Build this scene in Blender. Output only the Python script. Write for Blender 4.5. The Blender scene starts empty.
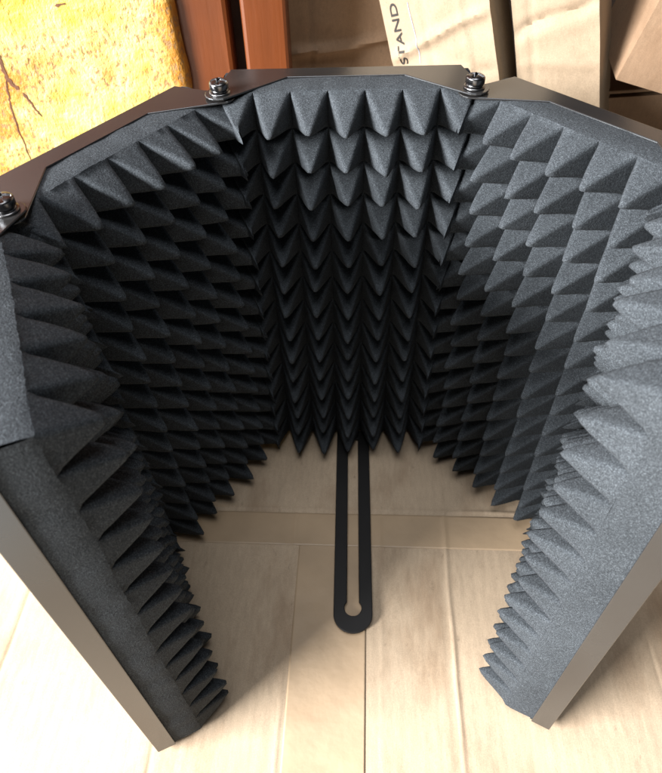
import bpy, bmesh, math, random
import numpy as np
from mathutils import Vector, Matrix, noise

random.seed(7)
S = 0.45                       # metres per camera-height unit
scene = bpy.context.scene
COL = scene.collection
R = math.radians

# ------------------------------------------------------------------ helpers
def link(o, parent=None):
    COL.objects.link(o)
    if parent is not None:
        o.parent = parent
    return o

def tag(o, label=None, cat=None, group=None, kind=None):
    if label: o['label'] = label
    if cat: o['category'] = cat
    if group: o['group'] = group
    if kind: o['kind'] = kind
    return o

def empty(name, loc=(0, 0, 0), rot=(0, 0, 0)):
    o = bpy.data.objects.new(name, None)
    o.empty_display_size = 0.05
    o.location = loc
    o.rotation_euler = rot
    return link(o)

def obj_bm(name, bm, mat, parent=None, smooth=False, bevel=0, seg=2):
    bmesh.ops.recalc_face_normals(bm, faces=bm.faces)
    me = bpy.data.meshes.new(name)
    bm.to_mesh(me); bm.free()
    if mat: me.materials.append(mat)
    if smooth:
        me.polygons.foreach_set('use_smooth', [True] * len(me.polygons))
    o = bpy.data.objects.new(name, me)
    link(o, parent)
    if bevel:
        m = o.modifiers.new('bevel', 'BEVEL'); m.width = bevel; m.segments = seg
        m.limit_method = 'ANGLE'; m.angle_limit = R(40)
    return o

def obj_data(name, verts, faces, mat, parent=None, smooth=True):
    me = bpy.data.meshes.new(name)
    me.from_pydata([tuple(v) for v in verts], [], faces)
    me.validate()
    if mat: me.materials.append(mat)
    if smooth:
        me.polygons.foreach_set('use_smooth', [True] * len(me.polygons))
    o = bpy.data.objects.new(name, me)
    return link(o, parent)

def add_box(bm, p0, p1):
    vs = [bm.verts.new((x, y, z)) for z in (p0[2], p1[2]) for y in (p0[1], p1[1]) for x in (p0[0], p1[0])]
    for f in ((0, 2, 3, 1), (4, 5, 7, 6), (0, 1, 5, 4), (2, 6, 7, 3), (0, 4, 6, 2), (1, 3, 7, 5)):
        bm.faces.new([vs[i] for i in f])
    return vs

def add_prism(bm, pts, z0, z1):
    a = [bm.verts.new((x, y, z0)) for x, y in pts]
    b = [bm.verts.new((x, y, z1)) for x, y in pts]
    n = len(pts)
    bm.faces.new(a[::-1]); bm.faces.new(b)
    for i in range(n):
        bm.faces.new((a[i], a[(i + 1) % n], b[(i + 1) % n], b[i]))

# ------------------------------------------------------------------ materials
def new_mat(name):
    m = bpy.data.materials.new(name); m.use_nodes = True
    nt = m.node_tree
    b = nt.nodes['Principled BSDF']
    return m, nt, b

def N(nt, t, **kw):
    n = nt.nodes.new(t)
    for k, v in kw.items():
        setattr(n, k, v)
    return n

def noise_node(nt, coord, scale, detail=3, rough=0.5, mapscale=None):
    src = coord
    if mapscale:
        mp = N(nt, 'ShaderNodeMapping'); mp.inputs['Scale'].default_value = mapscale
        nt.links.new(coord, mp.inputs['Vector']); src = mp.outputs['Vector']
    n = N(nt, 'ShaderNodeTexNoise')
    n.inputs['Scale'].default_value = scale
    n.inputs['Detail'].default_value = detail
    n.inputs['Roughness'].default_value = rough
    nt.links.new(src, n.inputs['Vector'])
    return n.outputs['Fac']

def ramp(nt, fac, stops):
    r = N(nt, 'ShaderNodeValToRGB')
    els = r.color_ramp.elements
    while len(els) < len(stops):
        els.new(0.5)
    for e, (p, c) in zip(els, stops):
        e.position = p
        e.color = (c, c, c, 1) if isinstance(c, (int, float)) else (*c, 1)
    nt.links.new(fac, r.inputs['Fac'])
    return r.outputs['Color']

def mix(nt, fac, a, b, mode='MIX'):
    m = N(nt, 'ShaderNodeMix', data_type='RGBA', blend_type=mode)
    for sock, v in ((m.inputs[0], fac), (m.inputs[6], a), (m.inputs[7], b)):
        if hasattr(v, 'is_output') or isinstance(v, bpy.types.NodeSocket):
            nt.links.new(v, sock)
        elif isinstance(v, (int, float)):
            sock.default_value = v
        else:
            sock.default_value = (*v, 1)
    return m.outputs[2]

def bump(nt, b, height, dist, strength=1.0, prev=None):
    n = N(nt, 'ShaderNodeBump')
    n.inputs['Strength'].default_value = strength
    n.inputs['Distance'].default_value = dist
    nt.links.new(height, n.inputs['Height'])
    if prev is not None: nt.links.new(prev, n.inputs['Normal'])
    nt.links.new(n.outputs['Normal'], b.inputs['Normal'])
    return n.outputs['Normal']

def obj_coord(nt):
    return N(nt, 'ShaderNodeTexCoord').outputs['Object']

def mat_foam():
    m, nt, b = new_mat('charcoal_foam')
    c = obj_coord(nt)
    fine = noise_node(nt, c, 1900, 2, 0.6)
    mid = noise_node(nt, c, 800, 2, 0.6)
    big = noise_node(nt, c, 28, 3, 0.5)
    base = ramp(nt, fine, [(0.33, (0.024, 0.0275, 0.0315)), (0.52, (0.041, 0.047, 0.0535)), (0.70, (0.083, 0.095, 0.106))])
    v2 = ramp(nt, mid, [(0.35, 0.82), (0.65, 1.18)])
    v3 = ramp(nt, big, [(0.3, 0.85), (0.7, 1.12)])
    col = mix(nt, 1.0, base, v2, 'MULTIPLY')
    col = mix(nt, 1.0, col, v3, 'MULTIPLY')
    vor = N(nt, 'ShaderNodeTexVoronoi'); vor.inputs['Scale'].default_value = 70
    nt.links.new(c, vor.inputs['Vector'])
    dot = ramp(nt, vor.outputs['Distance'], [(0.025, 1.0), (0.045, 0.0)])
    few = ramp(nt, noise_node(nt, c, 60, 1), [(0.60, 0.0), (0.64, 0.55)])
    col = mix(nt, mix(nt, 1.0, dot, few, 'MULTIPLY'), col, (0.30, 0.29, 0.27))
    nt.links.new(col, b.inputs['Base Color'])
    b.inputs['Roughness'].default_value = 1.0
    b.inputs['Specular IOR Level'].default_value = 0.12
    p = bump(nt, b, mid, 0.0005, 0.4)
    bump(nt, b, fine, 0.0004, 0.5, p)
    return m

def mat_metal():
    m, nt, b = new_mat('black_satin_coated_steel')
    c = obj_coord(nt)
    n1 = noise_node(nt, c, 900, 2)
    n2 = noise_node(nt, c, 14, 4)
    nt.links.new(ramp(nt, n2, [(0.3, (0.016, 0.015, 0.015)), (0.7, (0.024, 0.023, 0.022))]), b.inputs['Base Color'])
    b.inputs['IOR'].default_value = 1.8
    b.inputs['Specular Tint'].default_value = (0.84, 0.92, 1.0, 1)
    nt.links.new(ramp(nt, n2, [(0.3, 0.20), (0.7, 0.30)]), b.inputs['Roughness'])
    bump(nt, b, n1, 0.00006, 0.25)
    return m

def mat_plain(name, col, rough, metallic=0.0, spec=0.5, var=0.15, scale=60, bumpd=0.0, bscale=400):
    m, nt, b = new_mat(name)
    c = obj_coord(nt)
    n = noise_node(nt, c, scale, 4)
    lo = tuple(x * (1 - var) for x in col); hi = tuple(min(1, x * (1 + var)) for x in col)
    nt.links.new(ramp(nt, n, [(0.3, lo), (0.7, hi)]), b.inputs['Base Color'])
    b.inputs['Roughness'].default_value = rough
    b.inputs['Metallic'].default_value = metallic
    b.inputs['Specular IOR Level'].default_value = spec
    if bumpd:
        bump(nt, b, noise_node(nt, c, bscale, 3), bumpd, 0.6)
    return m

def mat_card(name, col, streak=(1, 0.06, 1), stain=0.35, flute=None):
    m, nt, b = new_mat(name)
    c = obj_coord(nt)
    fib = noise_node(nt, c, 420, 3, 0.6, mapscale=streak)
    big = noise_node(nt, c, 7, 5, 0.6)
    spk = noise_node(nt, c, 1400, 2, 0.7)
    dirt = noise_node(nt, c, 150, 4, 0.7, mapscale=(1, 0.5, 0.5))
    st = noise_node(nt, c, 22, 5, 0.65, mapscale=(1, 0.35, 1))
    d = tuple(x * 0.93 for x in col); h = tuple(min(1, x * 1.05) for x in col)
    a = ramp(nt, fib, [(0.3, d), (0.7, h)])
    a = mix(nt, 1.0, a, ramp(nt, big, [(0.3, 0.85), (0.7, 1.1)]), 'MULTIPLY')
    a = mix(nt, 1.0, a, ramp(nt, spk, [(0.3, 0.86), (0.7, 1.1)]), 'MULTIPLY')
    a = mix(nt, 1.0, a, ramp(nt, dirt, [(0.24, 0.62), (0.36, 1.0)]), 'MULTIPLY')
    a = mix(nt, stain, a, mix(nt, 1.0, a, ramp(nt, st, [(0.34, (0.5, 0.4, 0.32)), (0.5, (1, 1, 1))]), 'MULTIPLY'))
    nt.links.new(a, b.inputs['Base Color'])
    b.inputs['Roughness'].default_value = 0.72
    b.inputs['Specular IOR Level'].default_value = 0.25
    p = bump(nt, b, fib, 0.0003, 0.35)
    p = bump(nt, b, big, 0.006, 0.25, p)
    if flute:
        w = N(nt, 'ShaderNodeTexWave', wave_type='BANDS', bands_direction=flute)
        w.inputs['Scale'].default_value = 40
        w.inputs['Distortion'].default_value = 0.6
        nt.links.new(c, w.inputs['Vector'])
        bump(nt, b, w.outputs['Fac'], 0.0003, 0.16, p)
    return m

def mat_yellow():
    m, nt, b = new_mat('yellow_painted_plaster')
    c = obj_coord(nt)
    big = noise_node(nt, c, 9, 5, 0.6)
    med = noise_node(nt, c, 55, 5, 0.65)
    spk = noise_node(nt, c, 330, 3, 0.6, mapscale=(1, 1, 0.6))
    area = noise_node(nt, c, 9, 2)
    a = ramp(nt, big, [(0.32, (0.38, 0.215, 0.013)), (0.44, (0.43, 0.315, 0.034)), (0.52, (0.49, 0.42, 0.15)), (0.61, (0.36, 0.155, 0.011))])
    a = mix(nt, 1.0, a, ramp(nt, med, [(0.3, (0.82, 0.74, 0.5)), (0.55, (1, 1, 1))]), 'MULTIPLY')
    pit = mix(nt, 1.0, ramp(nt, spk, [(0.41, 1.0), (0.46, 0.0)]), ramp(nt, area, [(0.46, 0.0), (0.53, 0.9)]), 'MULTIPLY')
    a = mix(nt, pit, a, (0.20, 0.11, 0.04))
    nt.links.new(a, b.inputs['Base Color'])
    b.inputs['Roughness'].default_value = 0.6
    p = bump(nt, b, med, 0.004, 0.6)
    bump(nt, b, spk, 0.002, 0.7, p)
    return m

def mat_brown():
    m, nt, b = new_mat('red_brown_gloss_paint')
    c = obj_coord(nt)
    g = noise_node(nt, c, 60, 4, 0.6, mapscale=(1, 1, 0.08))
    n = noise_node(nt, c, 10, 3)
    chip = noise_node(nt, c, 130, 3, 0.6)
    a = ramp(nt, g, [(0.3, (0.088, 0.022, 0.0042)), (0.7, (0.126, 0.031, 0.006))])
    a = mix(nt, 1.0, a, ramp(nt, n, [(0.3, 0.8), (0.7, 1.15)]), 'MULTIPLY')
    a = mix(nt, ramp(nt, chip, [(0.26, 1.0), (0.29, 0.0)]), a, (0.5, 0.33, 0.2))
    nt.links.new(a, b.inputs['Base Color'])
    b.inputs['Roughness'].default_value = 0.38
    bump(nt, b, g, 0.0012, 0.4)
    return m

FOAM = mat_foam()
METAL = mat_metal()
BAR = mat_plain('matte_black_steel', (0.007, 0.0065, 0.0065), 0.5, 0, 0.35, 0.2, 60, 0.00005)
CHROME = mat_plain('dark_zinc_screw', (0.13, 0.13, 0.135), 0.26, 1.0, 0.5, 0.25, 300)
WASHER = mat_plain('zinc_washer', (0.17, 0.17, 0.175), 0.3, 1.0, 0.5, 0.2, 300)
FLOORM = mat_plain('pale_cement_floor', (0.55, 0.52, 0.47), 0.6, 0, 0.4, 0.1, 6, 0.001, 60)
CARD_F = mat_card('kraft_cardboard_sheet', (0.485, 0.375, 0.265), (1, 0.2, 1), 0.45, 'X')
CARD_A = mat_card('shaded_kraft_carton', (0.27, 0.178, 0.112), (1, 1, 0.4), 0.3)  # darker kraft, the shade on these cartons put into the colour
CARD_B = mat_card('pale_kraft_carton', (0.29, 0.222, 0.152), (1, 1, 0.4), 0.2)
TAPE = mat_plain('brown_packing_tape', (0.425, 0.31, 0.20), 0.4, 0, 0.5, 0.14, 18, 0.0006, 90)
INK = mat_plain('black_print_ink', (0.03, 0.027, 0.025), 0.7, 0, 0.2, 0.2, 80)
PEN = mat_plain('faded_blue_pen', (0.30, 0.33, 0.40), 0.7, 0, 0.2, 0.2, 80)
YELLOW = mat_yellow()
BROWN = mat_brown()
CRACK = mat_plain('dark_crack_filling', (0.10, 0.045, 0.025), 0.8, 0, 0.2, 0.3, 200)
GAPM = mat_plain('gap_shade_board', (0.05, 0.025, 0.017), 0.6, 0, 0.3, 0.3, 40)  # near-black colour stands for the shade inside the gap

# ------------------------------------------------------------------ the shield
H = 0.663            # panel height (units of S)
Q = 0.0458           # pyramid pitch
DP = 0.074           # pyramid depth
N_OUT, N_FL, N_BASE = -0.071, -0.043, -0.011
ZB = 0.007           # underside of the panels above the cardboard
shield = empty('microphone_shield', (0.02 * S, 0.6 * S, 0))
tag(shield, 'black five panel microphone isolation shield lined with charcoal pyramid foam, standing on cardboard', 'microphone shield')
ORG = Vector((0.02 * S, 0.6 * S, 0))

PTS = [(-0.186, 0.271), (-0.303, 0.5525), (-0.123, 0.803), (0.184, 0.794), (0.372, 0.564), (0.221, 0.290)]

def frame(i):
    a = Vector(PTS[i]); b = Vector(PTS[i + 1])
    t = (b - a).normalized()
    n = Vector((t.y, -t.x))           # inward normal (towards the camera side)
    return a, t, n, (b - a).length

def turn(i):                          # half the turning angle at PTS[i]
    if i == 0 or i == 5: return 0.0
    t0 = frame(i - 1)[1]; t1 = frame(i)[1]
    return t0.angle(t1) / 2

def ring(cx, cy, r, a0, a1, n):
    return [(cx + r * math.cos(R(a0 + (a1 - a0) * k / n)), cy + r * math.sin(R(a0 + (a1 - a0) * k / n))) for k in range(n + 1)]

def make_panel(i):
    a, t, n, W = frame(i)
    root_m = Matrix(((t.x, n.x, 0, a.x * S - ORG.x), (t.y, n.y, 0, a.y * S - ORG.y), (0, 0, 1, 0), (0, 0, 0, 1)))
    # local axes here are (u, n, z), a right- or left-handed frame is avoided by flipping u
    free0, free1 = (i == 0), (i == 4)
    up = 0.0045 if i % 2 == 0 else 0.0
    top = H + up
    th = 0.0025
    bm = bmesh.new()
    e0, e1 = 0.006, W - 0.006
    # back plate
    add_box(bm, ((e0 + th) * S, N_OUT * S, ZB * S), ((e1 - th) * S, (N_OUT + th) * S, (top - th) * S))
    # end flanges
    f0 = -0.046 if free0 else -0.048
    f1 = -0.046 if free1 else -0.048
    add_box(bm, (e0 * S, (N_OUT - 0.0003) * S, ZB * S), ((e0 + th) * S, f0 * S, (top - th) * S))
    add_box(bm, ((e1 - th) * S, (N_OUT - 0.0003) * S, ZB * S), (e1 * S, f1 * S, (top - th) * S))
    # bottom flange
    add_box(bm, ((e0 + th) * S, (N_OUT + th) * S, ZB * S), ((e1 - th) * S, N_FL * S, (ZB + th) * S))
    # top flange with its hinge tabs
    pts = [(e0, N_OUT)]
    pts += [(e1, N_OUT)]
    if free1:
        pts += [(e1, N_FL + 0.006), (W - 0.03, N_FL)]
    else:
        pts += [(W + 0.004, -0.030)] + ring(W, 0, 0.0185, -50, 110, 8) + [(W - 0.08, N_FL)]
    if free0:
        pts += [(0.03, N_FL), (e0, N_FL + 0.006)]
    else:
        pts += [(0.08, N_FL)] + ring(0, 0, 0.0185, 70, 230, 8) + [(-0.004, -0.030)]
    add_prism(bm, [(x * S, y * S) for x, y in pts], (top - th) * S, top * S)
    p = obj_bm('panel', bm, METAL, shield, bevel=0.00052, seg=4)
    p.matrix_local = root_m
    # ---------------- foam
    K = 12                                             # steps per pyramid
    u0 = -0.004 if not free0 else 0.010
    u1 = W + 0.004 if not free1 else W - 0.010
    if free0:   phase = u0
    elif free1: phase = u1 - math.ceil((u1 - u0) / Q) * Q
    else:
        phase = (u0 + u1) / 2 - Q / 2 - 4 * Q
    z0, z1 = ZB + th + 0.001, H + up - th - 0.0006
    rows = 14; qz = (z1 - z0) / rows
    us = [u0]
    k = 0
    while True:
        u = phase + k * Q / K
        if u >= u1 - 0.0012: break
        if u > u0 + 0.0012: us.append(u)
        k += 1
    us.append(u1)
    us = np.array(us)
    zs = np.linspace(z0, z1, rows * K + 1)
    U, Z = np.meshgrid(us, zs, indexing='ij')
    rng = np.random.RandomState(30 + i)
    dp = DP * (0.72, 0.82, 1.0, 0.82, 0.76)[i]
    cu = np.clip(np.floor((U - phase) / Q + 1e-6), -1, 12).astype(int) + 1
    cz = np.clip(np.floor((Z - z0) / qz + 1e-6), 0, rows - 1).astype(int)
    tu = rng.uniform(-0.10, 0.10, (16, rows)); tz = rng.uniform(-0.12, 0.09, (16, rows)); hh = rng.uniform(0.90, 1.06, (16, rows))
    A = ((U - phase) / Q + 1e-6) % 1.0 * 2 - 1
    B = ((Z - z0) / qz + 1e-6) % 1.0 * 2 - 1
    A[np.abs(A + 1) < 1e-3] = -1; B[np.abs(B + 1) < 1e-3] = -1
    B[:, -1] = 1
    if free1: A[-1, :] = 1
    aa = np.where(A < tu[cu, cz], (tu[cu, cz] - A) / (1 + tu[cu, cz]), (A - tu[cu, cz]) / (1 - tu[cu, cz]))
    bb = np.where(B < tz[cu, cz], (tz[cu, cz] - B) / (1 + tz[cu, cz]), (B - tz[cu, cz]) / (1 - tz[cu, cz]))
    p_ = 9.0
    M = (aa ** p_ + bb ** p_) ** (1 / p_)
    M = np.minimum(M, 1.0)
    r = 0.13
    Hh = (1 + r * 0.35 - np.sqrt(M ** 2 + r ** 2)) / (1 + r * 0.35 - r)
    Hh = np.clip(Hh, 0, None)
    Hh = Hh ** 0.97
    NN = N_BASE + dp * hh[cu, cz] * Hh
    # gentle sag of the tips and foam unevenness
    Z2 = Z - 0.004 * Hh ** 2 + 0
    NN = NN + rng.uniform(-0.0006, 0.0006, NN.shape)
    for ii in range(0, U.shape[0]):
        for jj in range(0, U.shape[1], 1):
            v = noise.noise(Vector((U[ii, jj] * 14 + i * 5, Z[ii, jj] * 14, 0.3)))
            NN[ii, jj] += 0.0022 * v
    U2 = U + 0.0
    # squash against the neighbouring panel's foam in the corner
    if not free0:
        lim = np.maximum(NN, 0) * math.tan(turn(i)) - 0.0025
        lim = np.maximum(lim, u0 * 0 + 0.0)
        U2 = np.where(U2 < lim, lim + 0.08 * (U2 - lim), U2)
    if not free1:
        lim = W - np.maximum(NN, 0) * math.tan(turn(i + 1)) + 0.0025
        U2 = np.where(U2 > lim, lim + 0.08 * (U2 - lim), U2)
    nu, nz = U.shape
    idx = np.arange(nu * nz).reshape(nu, nz)
    verts = [(U2[x, y] * S, NN[x, y] * S, Z2[x, y] * S) for x in range(nu) for y in range(nz)]
    faces = []
    for x in range(nu - 1):
        for y in range(nz - 1):
            am = (A[x, y] + (A[x + 1, y] if A[x + 1, y] > A[x, y] else 1)) / 2
            bmid = (B[x, y] + (B[x, y + 1] if B[x, y + 1] > B[x, y] else 1)) / 2
            q = (idx[x, y], idx[x, y + 1], idx[x + 1, y + 1], idx[x + 1, y])
            if am * bmid > 0:
                faces += [(q[0], q[1], q[2]), (q[0], q[2], q[3])]
            else:
                faces += [(q[1], q[2], q[3]), (q[1], q[3], q[0])]
    # sides, stepped so that the end faces have a slightly uneven, soft edge
    NB = N_OUT + th + 0.0015
    def rim(line, du, dz):
        prev = [int(v) for v in line]
        for s in (0.0, 0.12, 0.35, 0.6, 0.85, 1.0):
            cur = []
            for v in line:
                x, y, z = verts[int(v)]
                ny = y / S
                nn = ny + (NB - ny) * s
                bul = 0.0016 * math.sin(min(1, s * 6) * math.pi / 2) if s < 1 else 0
                bul += 0.0012 * noise.noise(Vector((x * 90, nn * 40, z * 90)))
                verts.append((x + du * bul * S, nn * S, z + dz * bul * S))
                cur.append(len(verts) - 1)
            if s == 0.0:
                # duplicate ring: keeps the corner from being smoothed away
                for k in range(len(line) - 1):
                    pass
            for k in range(len(line) - 1):
                faces.append((prev[k], prev[k + 1], cur[k + 1], cur[k]))
            prev = cur
        return prev
    b1 = rim(idx[0, :], -1, 0); b2 = rim(idx[-1, :], 1, 0)
    b3 = rim(idx[:, 0], 0, -1); b4 = rim(idx[:, -1], 0, 1)
    faces.append((b1[0], b1[-1], b2[-1], b2[0]))
    f = obj_data('foam_pad', verts, [tuple(int(v) for v in q) for q in faces], FOAM, p)
    bm = bmesh.new(); bm.from_mesh(f.data)
    bmesh.ops.remove_doubles(bm, verts=bm.verts, dist=1e-6)
    bmesh.ops.recalc_face_normals(bm, faces=bm.faces)
    bm.to_mesh(f.data); bm.free()
    f.data.polygons.foreach_set('use_smooth', [True] * len(f.data.polygons))
    f.data.set_sharp_from_angle(angle=R(72))
    return p

for i in range(5):
    make_panel(i)

# hinge bolts: pan head with a cross recess on a spring washer and a flat washer
def lathe(bm, prof, seg=40):
    rings = []
    for r, z in prof:
        if r < 1e-6:
            rings.append([bm.verts.new((0, 0, z))])
        else:
            rings.append([bm.verts.new((r * math.cos(2 * math.pi * k / seg), r * math.sin(2 * math.pi * k / seg), z)) for k in range(seg)])
    for a, b in zip(rings, rings[1:]):
        if len(a) == 1 and len(b) == 1: continue
        for k in range(seg):
            k2 = (k + 1) % seg
            if len(a) == 1: bm.faces.new((a[0], b[k], b[k2]))
            elif len(b) == 1: bm.faces.new((a[k], a[k2], b[0]))
            else: bm.faces.new((a[k], a[k2], b[k2], b[k]))

def make_bolt(loc, rz, tilt):
    bm = bmesh.new()
    mm = 0.001
    prof = [(0, -12 * mm), (2.0 * mm, -12 * mm), (2.0 * mm, 0.2 * mm), (2.6 * mm, 2.3 * mm), (4.9 * mm, 2.3 * mm), (5.2 * mm, 2.8 * mm), (5.2 * mm, 5.2 * mm)]
    for k in range(1, 13):
        a = k / 12 * math.pi / 2
        prof.append((5.2 * mm * math.cos(a) if k < 12 else 0, 5.2 * mm + 2.0 * mm * math.sin(a)))
    # denser rings near the top for the recess
    lathe(bm, prof, 48)
    bmesh.ops.subdivide_edges(bm, edges=[e for e in bm.edges if min(v.co.z for v in e.verts) > 5.1 * mm], cuts=2, use_grid_fill=True)
    for v in bm.verts:
        if v.co.z > 5.4 * mm:
            x, y = v.co.x, v.co.y
            rr = math.hypot(x, y)
            w = 0.95 * mm
            if (abs(x) < w or abs(y) < w) and rr < 4.4 * mm:
                v.co.z -= 2.0 * mm * min(1, (4.6 * mm - rr) / (1.0 * mm))
    b = obj_bm('hinge_bolt', bm, CHROME, shield, smooth=True)
    b.location = loc; b.rotation_euler = (tilt[0], tilt[1], rz)
    bm = bmesh.new()
    lathe(bm, [(2.1 * mm, 0), (5.6 * mm, 0), (5.8 * mm, 0.25 * mm), (5.6 * mm, 0.9 * mm), (2.1 * mm, 0.9 * mm), (2.1 * mm, 0)], 40)
    w = obj_bm('washer', bm, WASHER, b, smooth=True)
    bm = bmesh.new()
    lathe(bm, [(2.1 * mm, 1.1 * mm), (4.6 * mm, 1.1 * mm), (4.9 * mm, 1.4 * mm), (4.6 * mm, 2.2 * mm), (2.1 * mm, 2.2 * mm), (2.1 * mm, 1.1 * mm)], 40)
    w2 = obj_bm('spring_washer', bm, CHROME, b, smooth=True)
    w2.rotation_euler = (0.03, 0.05, 0)
    return b

for k, (x, y) in enumerate(PTS[1:5]):
    make_bolt((x * S - ORG.x, y * S - ORG.y, (H + 0.0048) * S), 0.4 + k * 1.1, (0.02, -0.03))

# slotted mounting bar under the middle panel
def stadium(x0, x1, r, n=14, key=None):
    pass

bm = bmesh.new()
w = 0.0307; L0, L1 = 0.0, 0.40          # along local +y, from its round end
outer = [(w * math.cos(R(a)), 0.0307 + w * math.sin(R(a))) for a in np.linspace(180, 360, 25)]
outer = outer + [(w, L1), (-w, L1)]
sw = 0.0095; kr = 0.0135; ky = 0.041
ang = math.degrees(math.asin(sw / kr))
inner = [(kr * math.sin(R(a)), ky - kr * math.cos(R(a))) for a in np.linspace(-(180 - ang), 180 - ang, 25)]
inner = inner + [(sw, L1 - 0.02), (-sw, L1 - 0.02)]
z0b, z1b = 0.0012, 0.0032
def loop(pts, z): return [bm.verts.new((x * S, y * S, z)) for x, y in pts]
rings = {}
for z in (z0b, z1b):
    o_ = loop(outer, z); i_ = loop(inner, z)
    rings[z] = (o_, i_)
    es = []
    for l in (o_, i_):
        for k in range(len(l)):
            es.append(bm.edges.new((l[k], l[(k + 1) % len(l)])))
    bmesh.ops.triangle_fill(bm, edges=es, use_beauty=True, use_dissolve=False)
for w_ in (0, 1):
    a_, b_ = rings[z0b][w_], rings[z1b][w_]
    for k in range(len(a_)):
        k2 = (k + 1) % len(a_)
        bm.faces.new((a_[k], a_[k2], b_[k2], b_[k]))
bar = obj_bm('mounting_bar', bm, BAR, shield)
bv = bar.modifiers.new('bevel', 'BEVEL'); bv.width = 0.0005; bv.segments = 2; bv.limit_method = 'ANGLE'; bv.angle_limit = R(60)
bar.location = (0.0212 * S - ORG.x, 0.406 * S - ORG.y, 0.0)
bar.rotation_euler = (0, 0, R(-2.7))

# ------------------------------------------------------------------ floor and the flattened cardboard
bm = bmesh.new()
add_box(bm, (-4, -3, -0.06), (4, 4, -0.0065))
g = obj_bm('floor', bm, FLOORM); tag(g, kind='structure')

def lines(lo, hi, step, creases, fine):
    s = set(np.round(np.arange(lo, hi + 1e-6, step), 5))
    for c in creases:
        for d in fine:
            if lo < c + d < hi: s.add(round(c + d, 5))
    return sorted(s)

fine = [-0.012, -0.008, -0.005, -0.003, -0.0018, -0.001, 0, 0.001, 0.0018, 0.003, 0.005, 0.008, 0.012]
XCR = [(-0.2417, -0.0020), (-0.127, -0.0012), (-0.049, 0.0010), (0.017, 0.0006), (0.0667, 0.0011), (0.20, -0.001)]
YCR = [(0.2850, 0.0016), (0.50, -0.001)]
def card_h(x, y):
    h = 0.0012 * noise.noise(Vector((x * 7 + 1, y * 7, 0))) + 0.0004 * noise.noise(Vector((x * 30 + 1, y * 30, 2)))
    for p_, q_, crs in ((x, y, XCR), (y, x, YCR)):
        for c, amp in crs:
            d = p_ - c - 0.0012 * noise.noise(Vector((q_ * 20, c * 50, 1)))
            if abs(d) < 0.02:
                k = 0.6 + 0.8 * noise.noise(Vector((q_ * 9, c * 31, 6)))
                h += 0.6 * amp * k * math.exp(-(d / 0.0014) ** 2) - amp * 0.12 * math.exp(-((abs(d) - 0.004) / 0.003) ** 2)
    return h - 0.0012

def card_sheet(name, x0, x1, y0, y1, xcr, ycr, label, rz, z, seed):
    """a flattened carton: one sheet, pressed creases where it folds"""
    xs = lines(x0, x1, 0.005, [c[0] for c in xcr], fine); ys = lines(y0, y1, 0.005, [c[0] for c in ycr], fine)
    verts = []; faces = []
    for x in xs:
        for y in ys:
            verts.append((x, y, card_h(x, y)))
    ny = len(ys); nx = len(xs)
    for a in range(nx - 1):
        for b in range(ny - 1):
            faces.append((a * ny + b, (a + 1) * ny + b, (a + 1) * ny + b + 1, a * ny + b + 1))
    o = obj_data(name, verts, faces, CARD_F)
    so = o.modifiers.new('thickness', 'SOLIDIFY'); so.thickness = 0.003; so.offset = -1
    o.rotation_euler = (0, 0, rz); o.location = (0, 0, z)
    tag(o, label, 'cardboard sheet')
    return o

# crease offsets in metres
card_sheet('flattened_carton', -0.70, 0.60, -0.10, 0.62,
           XCR, YCR,
           'large flattened kraft carton with pressed fold lines lying under the black shield', R(-3.8), 0.0, 1)

def tape(x0, x1, y0, y1, z, label, rz, seed, lengthwise):
    nx = max(3, int((x1 - x0) / 0.0014)); ny = max(3, int((y1 - y0) / 0.0014))
    verts = []; faces = []
    for a in range(nx + 1):
        for b in range(ny + 1):
            x = x0 + (x1 - x0) * a / nx; y = y0 + (y1 - y0) * b / ny
            jag = 0.0016 * noise.noise(Vector((x * 160 + seed, y * 160, 0))) if (b in (0, ny) if lengthwise else a in (0, nx)) else 0
            h = card_h(x, y) + z
            wr = noise.noise(Vector((x * 55 + seed, y * 16, 3))) if lengthwise else noise.noise(Vector((x * 16 + seed, y * 55, 3)))
            h += 0.0006 * max(0, wr - 0.3)
            verts.append((x + (0 if lengthwise else jag), y + (jag if lengthwise else 0), h))
    for a in range(nx):
        for b in range(ny):
            i0 = a * (ny + 1) + b
            faces.append((i0, i0 + ny + 1, i0 + ny + 2, i0 + 1))
    o = obj_data('packing_tape', verts, faces, TAPE)
    so = o.modifiers.new('thickness', 'SOLIDIFY'); so.thickness = 0.00005; so.offset = 1
    o.rotation_euler = (0, 0, rz)
    tag(o, label, 'packing tape')
    return o
tape(-0.0455, 0.0065, -0.05, 0.254, 0.00008, 'brown packing tape strip running lengthwise towards the viewer beside the black slotted bar', R(-3.8), 3, True)
tape(-0.16, 0.26, 0.252, 0.2810, 0.00016, 'brown packing tape strip running crosswise under the black slotted bar', R(-3.8), 8, False)

# ------------------------------------------------------------------ wall and posts behind, left
def relief(x, z):
    return 0.0022 * noise.noise(Vector((x * 22, z * 22, 5))) + 0.0009 * noise.noise(Vector((x * 90, z * 90, 7)))

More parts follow.
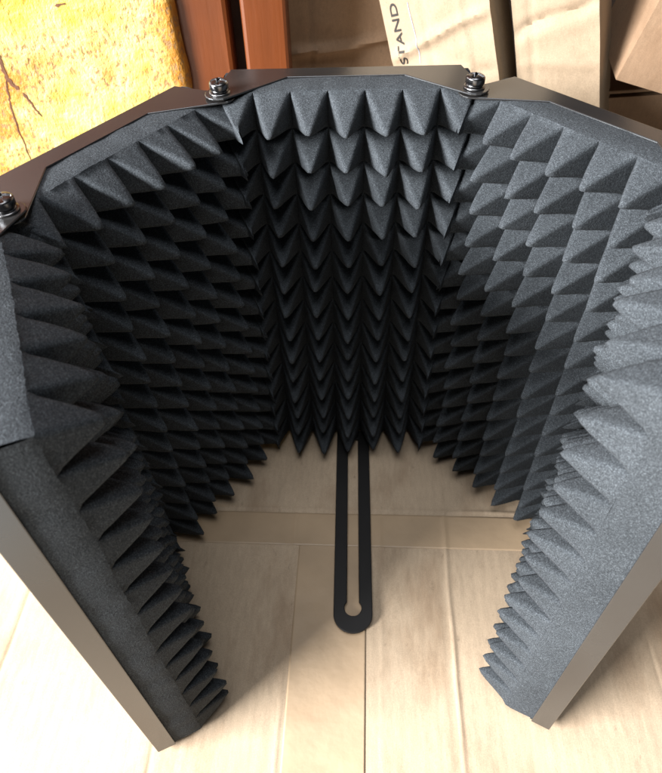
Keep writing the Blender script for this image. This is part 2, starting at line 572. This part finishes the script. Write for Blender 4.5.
def rough_slab(name, poly_edge, x0, z0, z1, y_front, thick, mat, parent=None):
    """plaster coat: left edge straight, right edge follows poly_edge(z), uneven front"""
    nx, nz = 90, 110
    verts = []; faces = []
    for b in range(nz + 1):
        z = z0 + (z1 - z0) * b / nz
        for a in range(nx + 1):
            t = a / nx
            xa = x0 + (poly_edge(z1) - x0) * t
            z = z0 + (z1 + 0.012 * noise.noise(Vector((xa * 25, 1, 0))) + 0.008 * noise.noise(Vector((xa * 70, 2, 0))) - z0) * b / nz
            xr = poly_edge(z)
            x = x0 + (xr - x0) * t
            e = max(0, (t - 0.988) / 0.012)
            d = relief(x, z)
            e = max(e, max(0, (b / nz - 0.975) / 0.025))
            verts.append((x, y_front + d + thick * 0.8 * e ** 2.5, z))
    for b in range(nz):
        for a in range(nx):
            i0 = b * (nx + 1) + a
            faces.append((i0, i0 + 1, i0 + nx + 2, i0 + nx + 1))
    o = obj_data(name, verts, faces, mat, parent)
    so = o.modifiers.new('thickness', 'SOLIDIFY'); so.thickness = thick; so.offset = -1
    return o

WY = 1.20 * S
wall = empty('plaster_wall', (-0.40 * S, WY, 0))
tag(wall, 'rough yellow painted plaster wall with a dark crack and red brown painted column edge', 'wall')
def edge(z):
    zz = z / S
    base = -0.234 - 0.05 * (zz - 0.53) if zz > 0.3 else -0.2225
    return (base + 0.012 * noise.noise(Vector((z * 30, 0, 0))) + 0.005 * noise.noise(Vector((z * 70, 3, 0)))) * S + 0.40 * S
pl = rough_slab('plaster_coat', edge, -0.65 * S, 0.0, 0.745 * S, 0.0, 0.008, YELLOW, wall)
bm = bmesh.new()
add_box(bm, (-1.2 * S, 0.009, 0), (0.246 * S, 0.06, 1.02))
obj_bm('column', bm, BROWN, wall, bevel=0.004)
# crack: a thin, tapering, branching dark fissure standing just proud of the coat
def crack(pts, w0, w1):
    bm = bmesh.new()
    fine_pts = []
    for p, q in zip(pts, pts[1:]):
        for k in range(6):
            t_ = k / 6
            x = p[0] + (q[0] - p[0]) * t_; z = p[1] + (q[1] - p[1]) * t_
            fine_pts.append((x + 0.0010 * noise.noise(Vector((x * 400, z * 400, 1))), z))
    pts = fine_pts + [pts[-1]]
    n = len(pts); L_ = []; R_ = []
    for k, (x, z) in enumerate(pts):
        w = (w0 + (w1 - w0) * k / (n - 1)) * (0.75 + 0.6 * noise.noise(Vector((pts[k][0] * 500, pts[k][1] * 500, 9)))) * min(1, 0.2 + 0.4 * min(k, n - 1 - k))
        a = pts[max(0, k - 1)]; b = pts[min(n - 1, k + 1)]
        d = Vector((b[0] - a[0], b[1] - a[1])).normalized()
        L_.append((x - d.y * w, z + d.x * w)); R_.append((x + d.y * w, z - d.x * w))
    poly = L_ + R_[::-1]
    f = [bm.verts.new((x, relief(x, z) - 0.0004, z)) for x, z in poly]; b_ = [bm.verts.new((x, 0.004, z)) for x, z in poly]
    m = len(poly)
    for k in range(n - 1):
        bm.faces.new((f[k], f[k + 1], f[m - 2 - k], f[m - 1 - k]))
    for k in range(m):
        bm.faces.new((f[k], f[(k + 1) % m], b_[(k + 1) % m], b_[k]))
    return obj_bm('crack', bm, CRACK, wall)
for pts, w0, w1 in (
        ([(-0.158, 0.600), (-0.154, 0.574), (-0.156, 0.557), (-0.154, 0.539), (-0.150, 0.530), (-0.141, 0.521)], 0.0012, 0.0022),
        ([(-0.138, 0.515), (-0.132, 0.506), (-0.128, 0.497), (-0.124, 0.484), (-0.117, 0.471)], 0.0014, 0.0006),
        ([(-0.158, 0.537), (-0.163, 0.516), (-0.167, 0.496), (-0.171, 0.446), (-0.168, 0.386)], 0.0010, 0.0005),
        ([(-0.033, 0.653), (-0.024, 0.655), (-0.014, 0.656)], 0.0012, 0.0009)):
    crack([(x * S, z * S) for x, z in pts], w0, w1)

post = empty('door_jamb', (-0.145 * S, 1.215 * S, 0))
tag(post, 'upright red brown painted timber post between yellow wall and cardboard cartons', 'post')
bm = bmesh.new(); add_box(bm, (0.013 * S, 0, 0), (0.091 * S, 0.05, 1.02))
obj_bm('timber', bm, BROWN, post, bevel=0.003)
bm = bmesh.new(); add_box(bm, (-0.030 * S, 0.03, 0), (0.012 * S, 0.05, 1.02))
obj_bm('gap_shade_strip', bm, GAPM, post, bevel=0.001)  # dark strip painted in place of the shaded gap beside the post

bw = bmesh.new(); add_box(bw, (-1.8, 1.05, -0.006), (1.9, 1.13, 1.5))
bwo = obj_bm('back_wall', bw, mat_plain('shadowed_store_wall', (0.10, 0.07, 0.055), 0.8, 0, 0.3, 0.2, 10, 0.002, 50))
tag(bwo, 'dark brown store wall behind the stacked cartons', 'wall')

# ------------------------------------------------------------------ cartons
root_shape = {}
def carton(loc, dims, yaw, roll, pitch, mat, label, seed, folds=(), dent=0.0025, creases=()):
    """closed carton, origin at bottom centre of its front face; folds = [(z, amp)] pressed ridges on the front"""
    w, d, h = dims
    root = empty('carton', loc, (pitch, roll, yaw))
    tag(root, label, 'cardboard box', 'cartons stacked behind the shield')
    bm = bmesh.new()
    cache = {}
    def shape(x, y, z):
        k = Vector((x * 9 + seed, y * 9, z * 9))
        dd = dent * noise.noise(k) + dent * 0.35 * noise.noise(k * 4)
        if y < 1e-6:
            for fz, amp, slope in folds:
                q = z - fz - slope * x - 0.004 * noise.noise(Vector((x * 25, fz * 9, seed)))
                dd += amp * (math.exp(-(q / 0.0035) ** 2) - 0.35 * math.exp(-((q + 0.009) / 0.007) ** 2))
            for cx, amp in creases:
                q = x - cx - 0.003 * noise.noise(Vector((z * 12, cx * 90, seed)))
                dd += amp * math.exp(-(q / 0.002) ** 2)
            y += dd * min(1, 0.25 + (w / 2 - abs(x)) / 0.01)
        elif y > d - 1e-6:
            y += dd
        if abs(x) > w / 2 - 1e-6:
            x += 0.6 * dent * noise.noise(k) + 0.0004 * noise.noise(Vector((z * 20, y * 20, seed)))
        return (x, y, z)
    def gv(x, y, z):
        k = (round(x, 6), round(y, 6), round(z, 6))
        if k not in cache: cache[k] = bm.verts.new(shape(x, y, z))
        return cache[k]
    xs = np.linspace(-w / 2, w / 2, max(8, int(w / 0.0025))); ys = np.linspace(0, d, max(6, int(d / 0.006))); zs = np.linspace(0, h, max(10, int(h / 0.0028)))
    for a_, b_, f_ in ((xs, zs, lambda p, q: (p, 0.0, q)), (xs, zs, lambda p, q: (p, d, q)), (ys, zs, lambda p, q: (-w / 2, p, q)),
                       (ys, zs, lambda p, q: (w / 2, p, q)), (xs, ys, lambda p, q: (p, q, 0.0)), (xs, ys, lambda p, q: (p, q, h))):
        for p0, p1 in zip(a_, a_[1:]):
            for q0, q1 in zip(b_, b_[1:]):
                bm.faces.new((gv(*f_(p0, q0)), gv(*f_(p1, q0)), gv(*f_(p1, q1)), gv(*f_(p0, q1))))
    o = obj_bm('carton_body', bm, mat, root, smooth=True, bevel=0)
    o.data.set_sharp_from_angle(angle=R(50))
    root_shape[root.name] = shape
    # top flaps
    for s in (-1, 1):
        bm = bmesh.new()
        xa, xb = (-w / 2 + 0.001, w / 2 - 0.001)
        ya, yb = (0.001, d / 2 - 0.0008) if s < 0 else (d / 2 + 0.0008, d - 0.001)
        add_box(bm, (xa, ya, h + 0.0025), (xb, yb, h + 0.0055))
        obj_bm('flap', bm, mat, root, bevel=0.001)
    return root

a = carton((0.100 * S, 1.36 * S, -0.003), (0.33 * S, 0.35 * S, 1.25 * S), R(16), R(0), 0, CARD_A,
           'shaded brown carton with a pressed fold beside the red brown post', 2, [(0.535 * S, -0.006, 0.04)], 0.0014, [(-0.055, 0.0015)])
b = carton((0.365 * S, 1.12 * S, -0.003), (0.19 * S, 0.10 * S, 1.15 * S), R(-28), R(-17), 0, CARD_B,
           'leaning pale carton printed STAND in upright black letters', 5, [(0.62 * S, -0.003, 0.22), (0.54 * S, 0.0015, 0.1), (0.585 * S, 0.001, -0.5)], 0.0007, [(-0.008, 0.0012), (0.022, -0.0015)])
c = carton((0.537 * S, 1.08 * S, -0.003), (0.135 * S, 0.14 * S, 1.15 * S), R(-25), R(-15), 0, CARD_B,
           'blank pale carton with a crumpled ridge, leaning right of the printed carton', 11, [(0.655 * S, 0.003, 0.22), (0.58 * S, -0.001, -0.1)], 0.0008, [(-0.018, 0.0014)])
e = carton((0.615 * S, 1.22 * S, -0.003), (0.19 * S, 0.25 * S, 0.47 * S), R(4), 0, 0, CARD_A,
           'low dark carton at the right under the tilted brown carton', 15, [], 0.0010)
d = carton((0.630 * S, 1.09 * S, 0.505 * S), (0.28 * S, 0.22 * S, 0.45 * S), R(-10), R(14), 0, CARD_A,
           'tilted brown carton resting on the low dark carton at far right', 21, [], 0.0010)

# printed word on the leaning carton: the ink follows the dented face
def printed(name, vf, mat, parent, place):
    """vf = (flat verts, faces); place maps a flat point to (x, z) on the front face"""
    sh = root_shape[parent.name]
    out = []
    for u, v in vf[0]:
        x, z = place(u, v)
        out.append((x, sh(x, 0.0, z)[1] - 0.00045, z))
    return obj_data(name, out, vf[1], mat, parent, smooth=False)
cu = bpy.data.curves.new('print', 'FONT'); cu.body = 'STAND'; cu.size = 1.0; cu.align_x = 'RIGHT'; cu.offset = 0.012
t = bpy.data.objects.new('print', cu); COL.objects.link(t)
me = bpy.data.meshes.new_from_object(t.evaluated_get(bpy.context.evaluated_depsgraph_get()))
bpy.data.objects.remove(t)
flat = ([(v.co.x, v.co.y) for v in me.vertices], [tuple(p.vertices) for p in me.polygons])
bpy.data.meshes.remove(me)
printed('printed_word', flat, INK, b, lambda u, v: (-0.0297 - v * 0.0085, 0.685 * S + u * 0.0143))
pts = [(k / 30, sgn) for k in range(31) for sgn in (0, 1)]
printed('pen_line', (pts, [(2 * k, 2 * k + 1, 2 * k + 3, 2 * k + 2) for k in range(30)]), PEN, b,
        lambda u, v: (-0.0195 + 0.0005 * v + 0.0008 * math.sin(u * 5), 0.58 * S + u * 0.045))

# ------------------------------------------------------------------ camera
cam = bpy.data.cameras.new('camera'); co = bpy.data.objects.new('camera', cam); COL.objects.link(co)
co.location = (0, 0, S)
co.rotation_euler = (Matrix.Rotation(R(43), 3, 'X') @ Matrix.Rotation(R(-1.9), 3, 'Z')).to_euler()
cam.sensor_fit = 'HORIZONTAL'; cam.sensor_width = 36; cam.lens = 36 * 652 / 662
cam.clip_start = 0.01; cam.clip_end = 100
cam.dof.use_dof = True; cam.dof.focus_distance = 0.36; cam.dof.aperture_fstop = 22
scene.camera = co

# ------------------------------------------------------------------ light: a doorway of daylight at the left
def area(name, loc, target, power, sx, sy, col):
    l = bpy.data.lights.new(name, 'AREA'); l.shape = 'RECTANGLE'; l.size = sx; l.size_y = sy
    l.energy = power; l.color = col
    o = bpy.data.objects.new(name, l); COL.objects.link(o)
    o.location = loc
    o.rotation_euler = (Vector(target) - Vector(loc)).to_track_quat('-Z', 'Y').to_euler()
    return o
area('doorway_daylight', (-1.94, -0.66, 1.00), (0.0, 0.25, 0.2), 340, 1.30, 0.50, (1.0, 0.985, 0.97))
area('overhead_fill', (-0.10, 0.02, 2.05), (0.0, 0.20, 0.2), 22, 1.2, 0.9, (0.97, 0.98, 1.0))  # fill lamp added overhead to brighten the floor inside the shield

w = bpy.data.worlds.new('World'); scene.world = w; w.use_nodes = True
bg = w.node_tree.nodes['Background']
bg.inputs['Color'].default_value = (0.86, 0.93, 1.0, 1)
bg.inputs['Strength'].default_value = 0.03

scene.view_settings.view_transform = 'Standard'
scene.view_settings.look = 'None'
scene.view_settings.exposure = 0.0
scene.view_settings.gamma = 1.0
scene.render.engine = 'CYCLES'
scene.cycles.max_bounces = 6
scene.cycles.use_denoising = True
